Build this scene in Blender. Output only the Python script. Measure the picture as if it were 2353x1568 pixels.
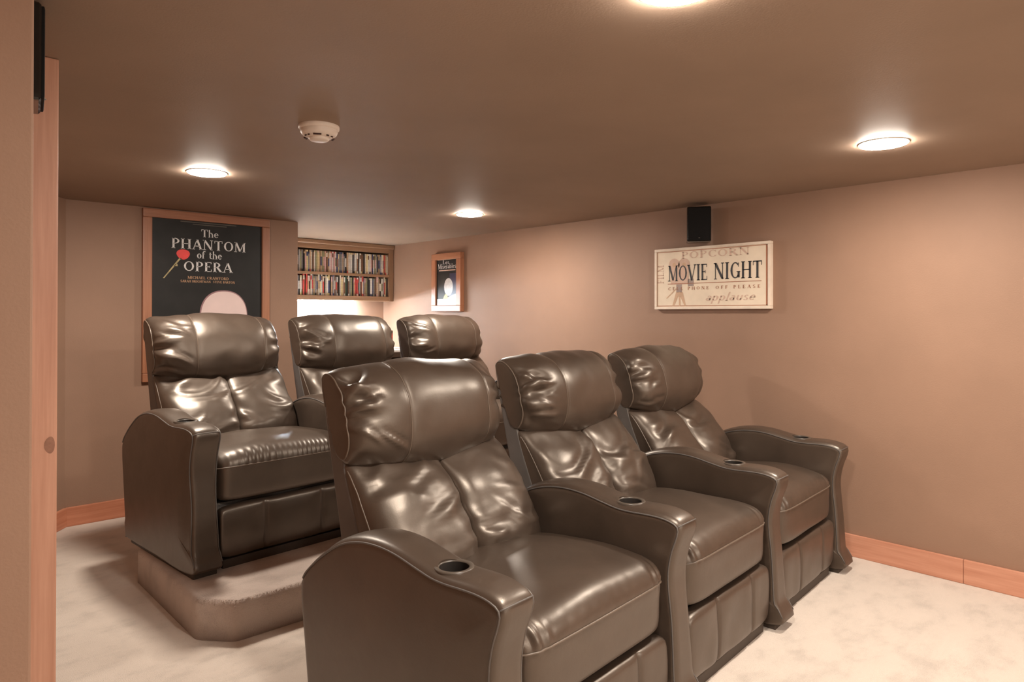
import bpy, bmesh, math, random
import numpy as np
from mathutils import Vector, Matrix, noise

for o in list(bpy.data.objects): bpy.data.objects.remove(o)
SC = bpy.context.scene
COL = SC.collection
PI = math.pi

# ------------------------------------------------------------------ camera, world, exposure
EYE = Vector((0, 0, 1.25))
YAW, PITCH, ROLL = 0.752646, 0.004782, 0.001836
F = Vector((math.sin(YAW)*math.cos(PITCH), math.cos(YAW)*math.cos(PITCH), math.sin(PITCH)))
R0 = Vector((math.cos(YAW), -math.sin(YAW), 0)); U0 = R0.cross(F)
RR = R0*math.cos(ROLL) + U0*math.sin(ROLL); UU = -R0*math.sin(ROLL) + U0*math.cos(ROLL)
cd = bpy.data.cameras.new('camera'); cam = bpy.data.objects.new('camera', cd); COL.objects.link(cam)
cam.matrix_world = Matrix(((RR.x, UU.x, -F.x, EYE.x), (RR.y, UU.y, -F.y, EYE.y), (RR.z, UU.z, -F.z, EYE.z), (0, 0, 0, 1)))
cd.sensor_width = 36; cd.lens = 1580.5/2353*36; cd.shift_y = -66.24/2353; cd.clip_start = .02
SC.camera = cam

w = bpy.data.worlds.new('world'); SC.world = w; w.use_nodes = True
w.node_tree.nodes['Background'].inputs[0].default_value = (1, .85, .7, 1)
w.node_tree.nodes['Background'].inputs[1].default_value = 0.02

LAMP = 235.0            # radiance of the ceiling lamps
LED = 1600.0             # radiance of the shelf LED strip
LAMP_COL = (1.0, .90, .79)
LED_COL = (.78, .91, 1.0)
vs = SC.view_settings
vs.view_transform = 'Standard'; vs.look = 'None'; vs.exposure = 0.82; vs.gamma = 1.0; vs.use_curve_mapping = False

# ------------------------------------------------------------------ materials
def nodes(m):
    m.use_nodes = True
    nt = m.node_tree; return nt, nt.nodes['Principled BSDF'], nt.links
def coords(nt, scale=(1, 1, 1), kind='Object'):
    tc = nt.nodes.new('ShaderNodeTexCoord'); mp = nt.nodes.new('ShaderNodeMapping')
    mp.inputs['Scale'].default_value = scale
    nt.links.new(tc.outputs[kind], mp.inputs['Vector']); return mp.outputs['Vector']
def noise_n(nt, vec, scale, detail=3, rough=.55):
    n = nt.nodes.new('ShaderNodeTexNoise'); n.inputs['Scale'].default_value = scale
    n.inputs['Detail'].default_value = detail; n.inputs['Roughness'].default_value = rough
    nt.links.new(vec, n.inputs['Vector']); return n.outputs['Fac']
def ramp(nt, fac, stops):
    r = nt.nodes.new('ShaderNodeValToRGB'); e = r.color_ramp.elements
    while len(e) < len(stops): e.new(.5)
    for k, (p, c) in enumerate(stops): e[k].position = p; e[k].color = (*c, 1)
    nt.links.new(fac, r.inputs['Fac']); return r.outputs['Color']
def bump(nt, h, strength, dist, normal=None):
    b = nt.nodes.new('ShaderNodeBump'); b.inputs['Strength'].default_value = strength; b.inputs['Distance'].default_value = dist
    nt.links.new(h, b.inputs['Height'])
    if normal is not None: nt.links.new(normal, b.inputs['Normal'])
    return b.outputs['Normal']
def mul(c, k): return tuple(min(1, x*k) for x in c)

def m_plain(name, c, rough=.5, var=.12, scale=30, spec=.5, metal=0, bmp=0, coat=0):
    m = bpy.data.materials.new(name); nt, b, L = nodes(m); v = coords(nt)
    f = noise_n(nt, v, scale)
    L.new(ramp(nt, f, [(.25, mul(c, 1-var)), (.75, mul(c, 1+var))]), b.inputs['Base Color'])
    b.inputs['Roughness'].default_value = rough; b.inputs['Metallic'].default_value = metal
    b.inputs['Specular IOR Level'].default_value = spec; b.inputs['Coat Weight'].default_value = coat
    if bmp: L.new(bump(nt, noise_n(nt, v, scale*6, 4), bmp, .002), b.inputs['Normal'])
    return m
def m_wall(name, c):
    m = bpy.data.materials.new(name); nt, b, L = nodes(m); v = coords(nt)
    f = noise_n(nt, v, 2.2, 4)
    L.new(ramp(nt, f, [(.3, mul(c, .94)), (.7, mul(c, 1.06))]), b.inputs['Base Color'])
    b.inputs['Roughness'].default_value = .62; b.inputs['Specular IOR Level'].default_value = .35
    L.new(bump(nt, noise_n(nt, v, 160, 3), .25, .0015), b.inputs['Normal']); return m
def m_leather(name, c, rough):
    m = bpy.data.materials.new(name); nt, b, L = nodes(m); v = coords(nt)
    f = noise_n(nt, v, 9, 4)
    L.new(ramp(nt, f, [(.25, mul(c, .82)), (.75, mul(c, 1.15))]), b.inputs['Base Color'])
    vo = nt.nodes.new('ShaderNodeTexVoronoi'); vo.inputs['Scale'].default_value = 520; L.new(v, vo.inputs['Vector'])
    n1 = bump(nt, vo.outputs['Distance'], .10, .0008)
    L.new(bump(nt, noise_n(nt, v, 26, 4), .10, .006, n1), b.inputs['Normal'])
    mr = nt.nodes.new('ShaderNodeMapRange'); mr.inputs[3].default_value = rough-.05; mr.inputs[4].default_value = rough+.06
    L.new(noise_n(nt, v, 14, 3), mr.inputs[0]); L.new(mr.outputs[0], b.inputs['Roughness'])
    b.inputs['Coat Weight'].default_value = .16; b.inputs['Coat Roughness'].default_value = .34; b.inputs['Specular IOR Level'].default_value = 1.0; b.inputs['Specular Tint'].default_value = (1, .87, .74, 1)
    return m
def m_wood(name, axis, c0, c1, rough=.42):
    m = bpy.data.materials.new(name); nt, b, L = nodes(m)
    s = [14, 14, 14]; s[axis] = .9
    v = coords(nt, s); n1 = noise_n(nt, v, 2.2, 5, .6)
    s2 = [90, 90, 90]; s2[axis] = 2.0
    n2 = noise_n(nt, coords(nt, s2), 1.5, 3)
    mx = nt.nodes.new('ShaderNodeMix'); mx.data_type = 'FLOAT'; mx.inputs[0].default_value = .3
    L.new(n1, mx.inputs[2]); L.new(n2, mx.inputs[3])
    L.new(ramp(nt, mx.outputs[0], [(.3, c0), (.72, c1)]), b.inputs['Base Color'])
    b.inputs['Roughness'].default_value = rough
    L.new(bump(nt, n2, .12, .002), b.inputs['Normal']); return m
def m_carpet(name, c):
    m = bpy.data.materials.new(name); nt, b, L = nodes(m); v = coords(nt)
    f = noise_n(nt, coords(nt, (1, 1.5, 1)), 5.5, 6, .62)
    g = noise_n(nt, v, 320, 2)
    mx = nt.nodes.new('ShaderNodeMix'); mx.data_type = 'FLOAT'; mx.inputs[0].default_value = .3
    L.new(f, mx.inputs[2]); L.new(g, mx.inputs[3])
    L.new(ramp(nt, mx.outputs[0], [(.34, mul(c, .78)), (.50, c), (.75, mul(c, 1.06))]), b.inputs['Base Color'])
    b.inputs['Roughness'].default_value = .95; b.inputs['Specular IOR Level'].default_value = .1
    b.inputs['Sheen Weight'].default_value = .25; b.inputs['Sheen Roughness'].default_value = .5
    n1 = bump(nt, g, .7, .006)
    L.new(bump(nt, f, .3, .02, n1), b.inputs['Normal']); return m
def m_emit(name, c, s):
    m = bpy.data.materials.new(name); nt, b, L = nodes(m)
    b.inputs['Base Color'].default_value = (.9, .9, .9, 1)
    b.inputs['Emission Color'].default_value = (*c, 1); b.inputs['Emission Strength'].default_value = s; return m

WALLC = (.300, .182, .124)
M = dict(
    wall=m_wall('brown wall paint', WALLC), ceil=m_wall('brown ceiling paint', (.298, .212, .156)),
    carpet=m_carpet('beige carpet', (.69, .592, .508)),
    carpet2=m_carpet('taupe carpet', (.56, .46, .40)),
    leather=m_leather('dark brown leather', (.052, .0358, .0264), .385),
    vinyl=m_leather('charcoal vinyl', (.078, .072, .070), .6),
    seam=m_plain('tan piping', (.13, .095, .07), .4, .1, 60),
    plinth=m_plain('dark plinth', (.05, .035, .025), .6),
    black=m_plain('black gloss plastic', (.006, .006, .006), .12, .2, 20, coat=.4),
    blackmat=m_plain('black speaker cloth', (.006, .0055, .0055), .7, .2, 300, bmp=.5, spec=.2),
    chrome=m_plain('brushed steel ring', (.42, .38, .33), .3, .05, 60, metal=1), ring=m_plain('bronze plastic ring', (.085, .068, .054), .32, .05, 60),
    cup=m_plain('dark cup liner', (.03, .025, .022), .35),
    woodx=m_wood('red oak along x', 0, (.42, .14, .07), (.62, .27, .16)),
    woody=m_wood('red oak along y', 1, (.48, .20, .12), (.68, .35, .235), .3),
    woodz=m_wood('red oak along z', 2, (.42, .20, .125), (.60, .33, .225)),
    frx=m_wood('oak frame along x', 0, (.27, .10, .05), (.45, .20, .105)),
    frz=m_wood('oak frame along z', 2, (.27, .10, .05), (.45, .20, .105)),
    fry=m_wood('oak frame along y', 1, (.27, .10, .05), (.45, .20, .105)),
    shx=m_wood('oak shelf along x', 0, (.20, .11, .06), (.36, .21, .12)),
    shz=m_wood('oak shelf along z', 2, (.20, .11, .06), (.36, .21, .12)),
    white=m_plain('white plastic', (.75, .66, .58), .45, .04), slot=m_plain('dark slot', (.05, .02, .012), .6),
    lens=m_emit('lamp lens', LAMP_COL, LAMP), diode=m_emit('led diode', LED_COL, LED), diode_side=m_emit('led diode side', LED_COL, LED*.32),
    screen=m_plain('matte white screen', (.85, .84, .82), .8, .02),
    led_tape=m_plain('led tape', (.8, .8, .8), .4, .03),
    paper=m_plain('white desk top', (.80, .77, .72), .30, .04), deskwood=m_plain('dark desk edge', (.06, .035, .022), .4),
    poster=m_plain('black poster print', (.014, .013, .012), .5, .3, 8, spec=.3), glassy=m_plain('poster border', (.02, .018, .016), .2),
    ink_white=m_plain('white print', (.66, .64, .63), .4, .18, 60), ink_grey=m_plain('dim print', (.09, .075, .06), .5),
    ink_peach=m_plain('peach print', (.62, .36, .20), .5), ink_red=m_plain('red print', (.80, .06, .055), .45, .1, 20),
    ink_stem=m_plain('olive print', (.42, .34, .16), .5, .3, 30), ink_pale=m_plain('pale pink print', (.75, .58, .55), .45, .07, 7),
    ink_pinkedge=m_plain('mauve print', (.30, .16, .17), .45), ink_grad=m_plain('slate print', (.10, .11, .125), .4),
    cream=m_plain('aged cream canvas', (.80, .67, .52), .7, .10, 7), creamedge=m_plain('cream frame', (.78, .66, .54), .6, .08, 20),
    ink_black=m_plain('charcoal print', (.035, .032, .034), .6, .3, 40), ink_tan=m_plain('tan print', (.58, .38, .25), .7, .1, 20),
    ink_rust=m_plain('rust print', (.36, .13, .065), .6), ink_taupe=m_plain('taupe print', (.33, .25, .22), .7, .15, 20),
    ink_pinkish=m_plain('pink tan print', (.62, .43, .33), .7, .1, 20), ink_yellow=m_plain('ochre print', (.62, .46, .16), .5),
    ink_navy=m_plain('navy print', (.03, .028, .07), .4), ink_brown=m_plain('dark plum print', (.05, .03, .028), .4),
)

# ------------------------------------------------------------------ helpers
def link(name, me, mat, parent=None, loc=None, rotz=0):
    o = bpy.data.objects.new(name, me); COL.objects.link(o)
    if mat is not None and me is not None and not me.materials: me.materials.append(mat)
    if parent is not None: o.parent = parent
    if loc is not None: o.location = loc
    if rotz: o.rotation_euler = (0, 0, rotz)
    return o
def mesh(name, v, f, smooth=False):
    me = bpy.data.meshes.new(name); me.from_pydata([tuple(map(float, p)) for p in v], [], [tuple(map(int, q)) for q in f]); me.update()
    if smooth: me.polygons.foreach_set('use_smooth', [True]*len(me.polygons))
    return me
def empty(name, loc=(0, 0, 0), rotz=0, parent=None):
    o = bpy.data.objects.new(name, None); COL.objects.link(o); o.location = loc; o.rotation_euler = (0, 0, rotz); o.empty_display_size = .1
    if parent: o.parent = parent
    return o
def tag(o, label, cat, group=None):
    o['label'] = label; o['category'] = cat
    if group: o['group'] = group
    return o
def struct(o): o['kind'] = 'structure'; return o
def boxmesh(name, a, b, bev=0.0, seg=2):
    bm = bmesh.new(); bmesh.ops.create_cube(bm, size=1)
    for v in bm.verts: v.co = Vector([a[i] + (v.co[i]+.5)*(b[i]-a[i]) for i in range(3)])
    if bev: bmesh.ops.bevel(bm, geom=bm.edges[:], offset=bev, segments=seg, affect='EDGES', profile=.7)
    me = bpy.data.meshes.new(name); bm.to_mesh(me); bm.free(); return me
def box(name, a, b, mat, parent=None, bev=0.0, seg=2):
    return link(name, boxmesh(name, a, b, bev, seg), mat, parent)
def prism(name, pts, z0, z1, mat, parent=None, bev=0):
    """vertical prism of a plan polygon (counter-clockwise)"""
    bm = bmesh.new(); vs_ = [bm.verts.new((x, y, z0)) for x, y in pts]; f = bm.faces.new(vs_)
    r = bmesh.ops.extrude_face_region(bm, geom=[f]); top = [g for g in r['geom'] if isinstance(g, bmesh.types.BMVert)]
    for v in top: v.co.z = z1
    bmesh.ops.recalc_face_normals(bm, faces=bm.faces[:])
    if bev:
        ed = [e for e in bm.edges if all(abs(v.co.z-z1) < 1e-6 for v in e.verts) or abs(e.verts[0].co.z-e.verts[1].co.z) > .01]
        bmesh.ops.bevel(bm, geom=ed, offset=bev, segments=4, affect='EDGES', profile=.5)
    me = bpy.data.meshes.new(name); bm.to_mesh(me); bm.free()
    if bev: me.polygons.foreach_set('use_smooth', [True]*len(me.polygons))
    return link(name, me, mat, parent)
def lathe(prof, seg=32, center=(0, 0, 0)):
    v, f = [], []
    for (r, z) in prof:
        for k in range(seg):
            a = 2*PI*k/seg; v.append((center[0]+r*math.cos(a), center[1]+r*math.sin(a), center[2]+z))
    for i in range(len(prof)-1):
        for k in range(seg):
            f.append((i*seg+k, i*seg+(k+1) % seg, (i+1)*seg+(k+1) % seg, (i+1)*seg+k))
    return v, f
def lathe_obj(name, prof, mat, parent=None, seg=32, center=(0, 0, 0), smooth=True):
    v, f = lathe(prof, seg, center)
    if prof[0][0] < 1e-5 or prof[-1][0] < 1e-5:
        me = mesh(name, v, f, smooth); bm = bmesh.new(); bm.from_mesh(me); bmesh.ops.remove_doubles(bm, verts=bm.verts[:], dist=1e-5)
        bmesh.ops.recalc_face_normals(bm, faces=bm.faces[:]); bm.to_mesh(me); bm.free()
    else: me = mesh(name, v, f, smooth)
    me.polygons.foreach_set('use_smooth', [smooth]*len(me.polygons))
    return link(name, me, mat, parent)
def catmull(pts, n, closed=True):
    P = np.array(pts, float); k = len(P); out = []
    segs = k if closed else k-1
    # chord-length sampling
    L = [np.linalg.norm(P[(i+1) % k]-P[i]) for i in range(segs)]; tot = sum(L)
    dense = []
    for i in range(segs):
        p0, p1, p2, p3 = (P[(i+d) % k] if closed else P[min(max(i+d, 0), k-1)] for d in (-1, 0, 1, 2))
        for t in np.linspace(0, 1, 40, endpoint=False):
            dense.append(.5*((2*p1)+(-p0+p2)*t+(2*p0-5*p1+4*p2-p3)*t*t+(-p0+3*p1-3*p2+p3)*t**3))
    if not closed: dense.append(P[-1])
    D = np.array(dense)
    if closed: D = np.vstack([D, D[:1]])
    s = np.concatenate([[0], np.cumsum(np.linalg.norm(np.diff(D, axis=0), axis=1))])
    q = np.linspace(0, s[-1], n, endpoint=not closed)
    return np.stack([np.interp(q, s, D[:, d]) for d in range(P.shape[1])], 1)
def grid_normals(G):
    du = np.gradient(G, axis=0); dv = np.roll(G, -1, 1)-np.roll(G, 1, 1)
    n = np.cross(du, dv); l = np.linalg.norm(n, axis=2, keepdims=True); n = n/np.maximum(l, 1e-9)
    c = G.mean(axis=(0, 1))
    if (n*(G-c)).sum() < 0: n = -n
    return n
def grid_mesh(name, G, capx=None):
    n, m, _ = G.shape; v = G.reshape(-1, 3).tolist(); f = []
    for i in range(n-1):
        for j in range(m): f.append((i*m+j, i*m+(j+1) % m, (i+1)*m+(j+1) % m, (i+1)*m+j))
    for e, base, sgn in ((0, 0, 1), (n-1, (n-1)*m, -1)):
        c = G[e].mean(0); r0 = base
        for k in ((.985, .93) if capx is None else (.985, .95, .90, .84, .77, .70)):
            ring = c+(G[e]-c)*k
            if capx is not None:
                q = min(1, (1-k)/.30); q = q*q*(3-2*q); ring[:, 0] = G[e][:, 0]*(1-q)-sgn*capx*q
            r1 = len(v); v.extend(ring.tolist())
            for j in range(m): f.append((r0+j, r0+(j+1) % m, r1+(j+1) % m, r1+j))
            r0 = r1
        if capx is not None: c = np.array([-sgn*capx, c[1], c[2]])
        a = len(v); v.append(c)
        for j in range(m): f.append((a, r0+(j+1) % m, r0+j))
    me = mesh(name, v, f, True); bm = bmesh.new(); bm.from_mesh(me); bmesh.ops.recalc_face_normals(bm, faces=bm.faces[:]); bm.to_mesh(me); bm.free()
    return me
def tube(name, path, r, mat, parent=None, seg=6, closed=False):
    P = [Vector(p) for p in path]; n = len(P); v, f = [], []
    for i in range(n):
        if closed: t = P[(i+1) % n]-P[i-1]
        else: t = P[min(i+1, n-1)]-P[max(i-1, 0)]
        if t.length < 1e-9: t = Vector((0, 0, 1))
        t.normalize(); a = t.orthogonal() if i == 0 else (prev-t*prev.dot(t))
        if a.length < 1e-6: a = t.orthogonal()
        a.normalize(); prev = a; b = t.cross(a)
        for k in range(seg):
            an = 2*PI*k/seg; v.append(P[i]+(a*math.cos(an)+b*math.sin(an))*r)
    rng = n if closed else n-1
    for i in range(rng):
        for k in range(seg): f.append((i*seg+k, i*seg+(k+1) % seg, ((i+1) % n)*seg+(k+1) % seg, ((i+1) % n)*seg+k))
    if not closed: f.append(tuple(range(seg))[::-1]); f.append(tuple((n-1)*seg+k for k in range(seg)))
    return link(name, mesh(name, v, f, True), mat, parent)
def nz(x, y, z): return noise.noise(Vector((x, y, z)))

# ------------------------------------------------------------------ room shell
CZ = 1.932; XR = 3.755; YP = 4.759; YB = 5.886; XA = 2.301; YF = -2.3; XL = -1.1
struct(prism('floor', [(XL-.1, YF-.1), (XR+.1, YF-.1), (XR+.1, YB+.1), (XL-.1, YB+.1)], -.06, 0, M['carpet']))
struct(prism('ceiling', [(XL-.1, YF-.1), (XR+.1, YF-.1), (XR+.1, YB+.1), (XL-.1, YB+.1)], CZ, CZ+.06, M['ceil']))
struct(box('wall_right', (XR, YF-.1, 0), (XR+.1, YB+.1, CZ), M['wall']))
struct(box('wall_back', (.85, YP, 0), (XA, YP+.12, CZ), M['wall']))
struct(box('wall_alcove_back', (XA-.1, YB, 0), (XR, YB+.1, CZ), M['wall']))
struct(box('wall_alcove_left', (XA-.1, YP+.12, 0), (XA, YB, CZ), M['wall']))
struct(prism('wall_corner', [(.30, 4.209), (.37, 4.139), (.85, YP), (.85, YP+.12)], 0, CZ, M['wall']))
struct(box('wall_left', (.18, 2.30, 0), (.30, 4.25, CZ), M['wall']))
struct(box('wall_left_jog', (.06, 1.58, 0), (.18, 2.30, CZ), M['wall']))
struct(box('wall_partition', (XL, 1.45, 0), (.2105, 1.58, CZ), M['wall'], bev=.004))
struct(box('wall_left_front', (XL-.1, YF-.1, 0), (XL, 1.45, CZ), M['wall']))
struct(box('wall_front', (XL, YF-.1, 0), (XR, YF, CZ), M['wall']))
struct(box('trim_1', (.18, 2.164, 0), (.3695, 2.30, CZ-.001), M['woodz'], bev=.004))

kn = bpy.data.objects['trim_1']
v = [(.352+.012*math.cos(a), 2.1634, .905+.022*math.sin(a)*(1+.2*math.cos(a))) for a in np.linspace(0, 2*PI, 20, endpoint=False)]
link('knot', mesh('knot', v, [tuple(range(20))]), m_plain('wood knot', (.25, .115, .07), .5, .3, 40), kn)
# baseboards: two boards on the right wall, one on the poster wall, one on the angled corner
HB = .113
def board(name, a, b, mat, parent=None):
    o = box(name, a, b, mat, parent, bev=.005, seg=2); return o
bb = struct(empty('baseboard_right', (XR, 0, 0)))
for y0, y1 in ((YF, .9062), (.9068, YB-.02)):
    board('board', (-.017, y0, 0), (0, y1, HB), M['woody'], bb)
bb = struct(empty('baseboard_back', (0, YP, 0)))
board('board', (.855, -.017, 0), (XA-.01, 0, HB), M['woodx'], bb)
bb = struct(empty('baseboard_corner', (.846, YP-.002, 0), PI/4+.10))
board('board', (-.66, -.019, 0), (0, -.001, HB), M['woodx'], bb)

# carpeted riser under the back row
PH = .155
pc = .105
plat = [(.925, 2.642+pc+.015), (.925+pc, 2.642), (3.62-pc, 2.642), (3.62, 2.642+pc), (3.62, 3.66-pc), (3.62-pc, 3.66), (.925+pc, 3.66), (.925, 3.66-pc)]
o = prism('platform', plat, 0, PH, M['carpet2'], bev=.022)
rng = random.Random(2); v, f = [], []
for (ax, ay), (bx_, by) in zip(plat[-1:]+plat[:3], plat[:4]):
    L_ = math.hypot(bx_-ax, by-ay)
    for k in range(int(L_*900)):
        t_ = rng.random(); px_, py_ = ax+(bx_-ax)*t_, ay+(by-ay)*t_; nx_, ny_ = (by-ay)/L_, -(bx_-ax)/L_
        if nx_*(px_-2)+ny_*(py_-3.1) < 0: nx_, ny_ = -nx_, -ny_
        an = rng.uniform(.1, 1.5); cxx = (px_-nx_*.022, py_-ny_*.022, PH-.022)
        dd = Vector((nx_*math.cos(an), ny_*math.cos(an), math.sin(an))); p0 = Vector(cxx)+dd*.0205
        tip = p0+dd*rng.uniform(.004, .0085)+Vector((rng.uniform(-.003, .003), rng.uniform(-.003, .003), rng.uniform(-.002, .003)))
        tip.z = min(tip.z, PH)
        sd = Vector((bx_-ax, by-ay, 0)).normalized()*.0014; b_ = len(v); v += [p0-sd, p0+sd, tip]; f.append((b_, b_+1, b_+2))
fz = link('carpet_pile', mesh('carpet_pile', v, f), M['carpet2'], o); fz['kind'] = 'stuff'
tag(o, 'low carpeted platform with clipped corners under the back row of chairs', 'platform')

# ------------------------------------------------------------------ recliners
FWD = .405
def widths(u, p): return np.power(np.clip(1-np.abs(u)**p, 0, 1), 1/p)
def stations(n, k=1.8):
    t = np.linspace(-1, 1, n); return np.sign(t)*(1-(1-np.abs(t))**k)
def loft(sec, hw, p, anchor, n, smin=.25, xc=0.0):
    """closed side section (y,z) swept across x, drawn in toward the anchor at both ends"""
    u = stations(n); s = np.maximum(widths(u, p), smin)
    G = np.zeros((n, len(sec), 3)); A = np.array(anchor)
    for i in range(n):
        G[i, :, 0] = xc+hw*u[i]; G[i, :, 1:] = A+(sec-A)*s[i]
    return u, G
def loft2(sec, hw, a, b, n, pd, smin, pl, lmin, xc=0.0):
    """as loft, but the ends flatten onto the back line a-b; pd/smin are (left, right) pairs"""
    u = stations(n); a, b = np.array(a), np.array(b); t = (b-a)/np.linalg.norm(b-a); mid = (a+b)/2
    rel = sec-mid; al = rel@t; q = mid+al[:, None]*t; dep = sec-q
    G = np.zeros((n, len(sec), 3))
    for i in range(n):
        k = 0 if u[i] < 0 else 1
        sd = smin[k]+(1-smin[k])*widths(u[i], pd[k]); sl_ = lmin+(1-lmin)*widths(u[i], pl)
        G[i, :, 0] = xc+hw*u[i]; G[i, :, 1:] = mid+(al*sl_)[:, None]*t+dep*sd
    return u, G
def creases(rng, n, length, width, amp, xlim, zlim, ang):
    out = []
    for _ in range(n):
        a = rng.uniform(*ang); out.append((rng.uniform(*xlim), rng.uniform(*zlim), math.cos(a), math.sin(a), rng.uniform(*length), rng.uniform(*width), rng.uniform(*amp), rng.uniform(-3, 3)))
    return out
def crease_field(G, cr, fx=0, fz=2):
    X, Z = G[:, :, fx], G[:, :, fz]; d = np.zeros_like(X)
    for (cx, cz, ca, sa, L, wd, am, cv) in cr:
        a = (X-cx)*ca+(Z-cz)*sa; b = -(X-cx)*sa+(Z-cz)*ca+cv*a*a
        g = np.exp(-(a/L)**4)
        d += am*g*(np.exp(-(b/wd)**2)-.75*np.exp(-((b-1.7*wd)/(wd*1.2))**2))
    return d
def vnoise(G, s, seed, amp):
    n, m, _ = G.shape; d = np.zeros((n, m))
    for i in range(n):
        for j in range(m):
            q = G[i, j]; d[i, j] = nz(q[0]*s+seed*7.3, q[1]*s, q[2]*s)
    return d*amp

ARM_PROF = [(.010, .022), (.014, .12), (.024, .28), (.036, .42), (.026, .50), (.006, .560), (.001, .588), (.010, .606), (.035, .618), (.075, .625), (.125, .626), (.18, .624), (.23, .626),
            (.29, .637), (.37, .652), (.45, .656), (.53, .647), (.61, .622), (.69, .577), (.755, .53), (.80, .485), (.815, .43), (.795, .28), (.755, .04), (.72, .022), (.4, .020)]
ARM_SEC = catmull(ARM_PROF, 150)
def arm_width(y, z):
    w_ = .066
    w_ -= .006*math.exp(-((y-.0)/.10)**2)
    if y < .12: w_ -= .010*math.exp(-((z-.32)/.14)**2)*max(0, 1-y/.12)
    return w_
CUPY = .217
def build_arm_mesh():
    S = ARM_SEC; t = np.roll(S, -1, 0)-np.roll(S, 1, 0); nn = np.stack([t[:, 1], -t[:, 0]], 1); nn /= np.linalg.norm(nn, axis=1, keepdims=True)
    c = S.mean(0)
    if ((S-c)*nn).sum() < 0: nn = -nn
    r = .022; W = .066
    us = [-1, -.985, -.95, -.90, -.82, -.7, -.45, -.2, 0, .2, .45, .7, .82, .90, .95, .985, 1]
    G = np.zeros((len(us), len(S), 3))
    for i, u in enumerate(us):
        e = max(0, abs(u)*W-(W-r))/r
        ins = r*(1-math.sqrt(max(0, 1-e*e)))
        for j, (y, z) in enumerate(S):
            top = max(0, min(1, (z-.56)/.05)) if nn[j, 1] > .3 else 0
            k = ins*(1.0 if z > .1 else .35)
            off = -k+.007*(1-u*u)*top
            # upholstery over the cup swells slightly
            G[i, j] = (u*arm_width(y, z), y+nn[j, 0]*off, z+nn[j, 1]*off)
    me = grid_mesh('armrest', G, .066)
    # cut the cup well
    o = bpy.data.objects.new('tmp', me); COL.objects.link(o)
    v, f = lathe([(.0395, -.085), (.0395, .06)], 40, (0, CUPY, .625)); n = 40
    f = f+[tuple(range(n))[::-1], tuple(range(n, 2*n))]
    cm = mesh('cut', v, f); bm = bmesh.new(); bm.from_mesh(cm); bmesh.ops.recalc_face_normals(bm, faces=bm.faces[:]); bm.to_mesh(cm); bm.free()
    c = bpy.data.objects.new('cut', cm); COL.objects.link(c)
    md = o.modifiers.new('b', 'BOOLEAN'); md.object = c; md.operation = 'DIFFERENCE'; md.solver = 'EXACT'
    bpy.context.view_layer.update()
    ev = o.evaluated_get(bpy.context.evaluated_depsgraph_get()); res = bpy.data.meshes.new_from_object(ev)
    bpy.data.objects.remove(o); bpy.data.objects.remove(c)
    res.name = 'armrest'; res.polygons.foreach_set('use_smooth', [True]*len(res.polygons))
    bm = bmesh.new(); bm.from_mesh(res)
    for e in bm.edges:
        if len(e.link_faces) == 2 and e.calc_face_angle(0) > .9: e.smooth = False
    bm.to_mesh(res); bm.free()
    if not res.materials: res.materials.append(M['leather'])
    return res, G
ARM_ME, ARM_G = build_arm_mesh()
i0 = int(np.argmin(np.hypot(ARM_SEC[:, 0]-.000, ARM_SEC[:, 1]-.06))); i1 = int(np.argmin(np.hypot(ARM_SEC[:, 0]-.80, ARM_SEC[:, 1]-.485)))
lo_, hi_ = min(i0, i1), max(i0, i1)
idx = list(range(lo_, hi_+1))
def on_side(sgn):
    k = 14 if sgn > 0 else 2
    return [ARM_G[k, j]+np.array([.0015*sgn, 0, 0]) for j in idx]
proto = {}
def shared(key, fn):
    if key not in proto:
        o = fn(); proto[key] = o.data; bpy.data.objects.remove(o)
    return proto[key]
jt = int(np.argmin(np.hypot(ARM_SEC[:, 0]-.006, ARM_SEC[:, 1]-.602)))
ARM_PARTS = dict(
    pipe_l=lambda: tube('piping', on_side(-1), .0028, M['vinyl']), pipe_r=lambda: tube('piping', on_side(1), .0028, M['vinyl']),
    seam=lambda: tube('seam', [ARM_G[i, jt] for i in range(2, 15)], .0022, M['vinyl']),
    ring=lambda: lathe_obj('cup_ring', [(.0368, .620), (.0372, .630), (.0388, .6325), (.0470, .6335), (.0495, .6325), (.0505, .629), (.050, .622)], M['ring'], seg=40, center=(0, CUPY, 0)),
    cup=lambda: lathe_obj('cup_liner', [(0, .552), (.030, .552), (.0345, .556), (.0362, .57), (.0368, .630)], M['cup'], seg=40, center=(0, CUPY, 0)),
    foot=lambda: box('plinth', (-.05, .020, 0), (.05, .72, .026), M['plinth'], bev=.004),
)
def make_arm(parent, x):
    a = link('armrest', ARM_ME, None, parent, (x, 0, 0))
    for nme, key in (('piping', 'pipe_l'), ('piping', 'pipe_r'), ('seam', 'seam'), ('cup_ring', 'ring'), ('cup_liner', 'cup'), ('plinth', 'foot')):
        q = link(nme, shared(key, ARM_PARTS[key]), None, a)
    a_ = a; return a_

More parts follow.
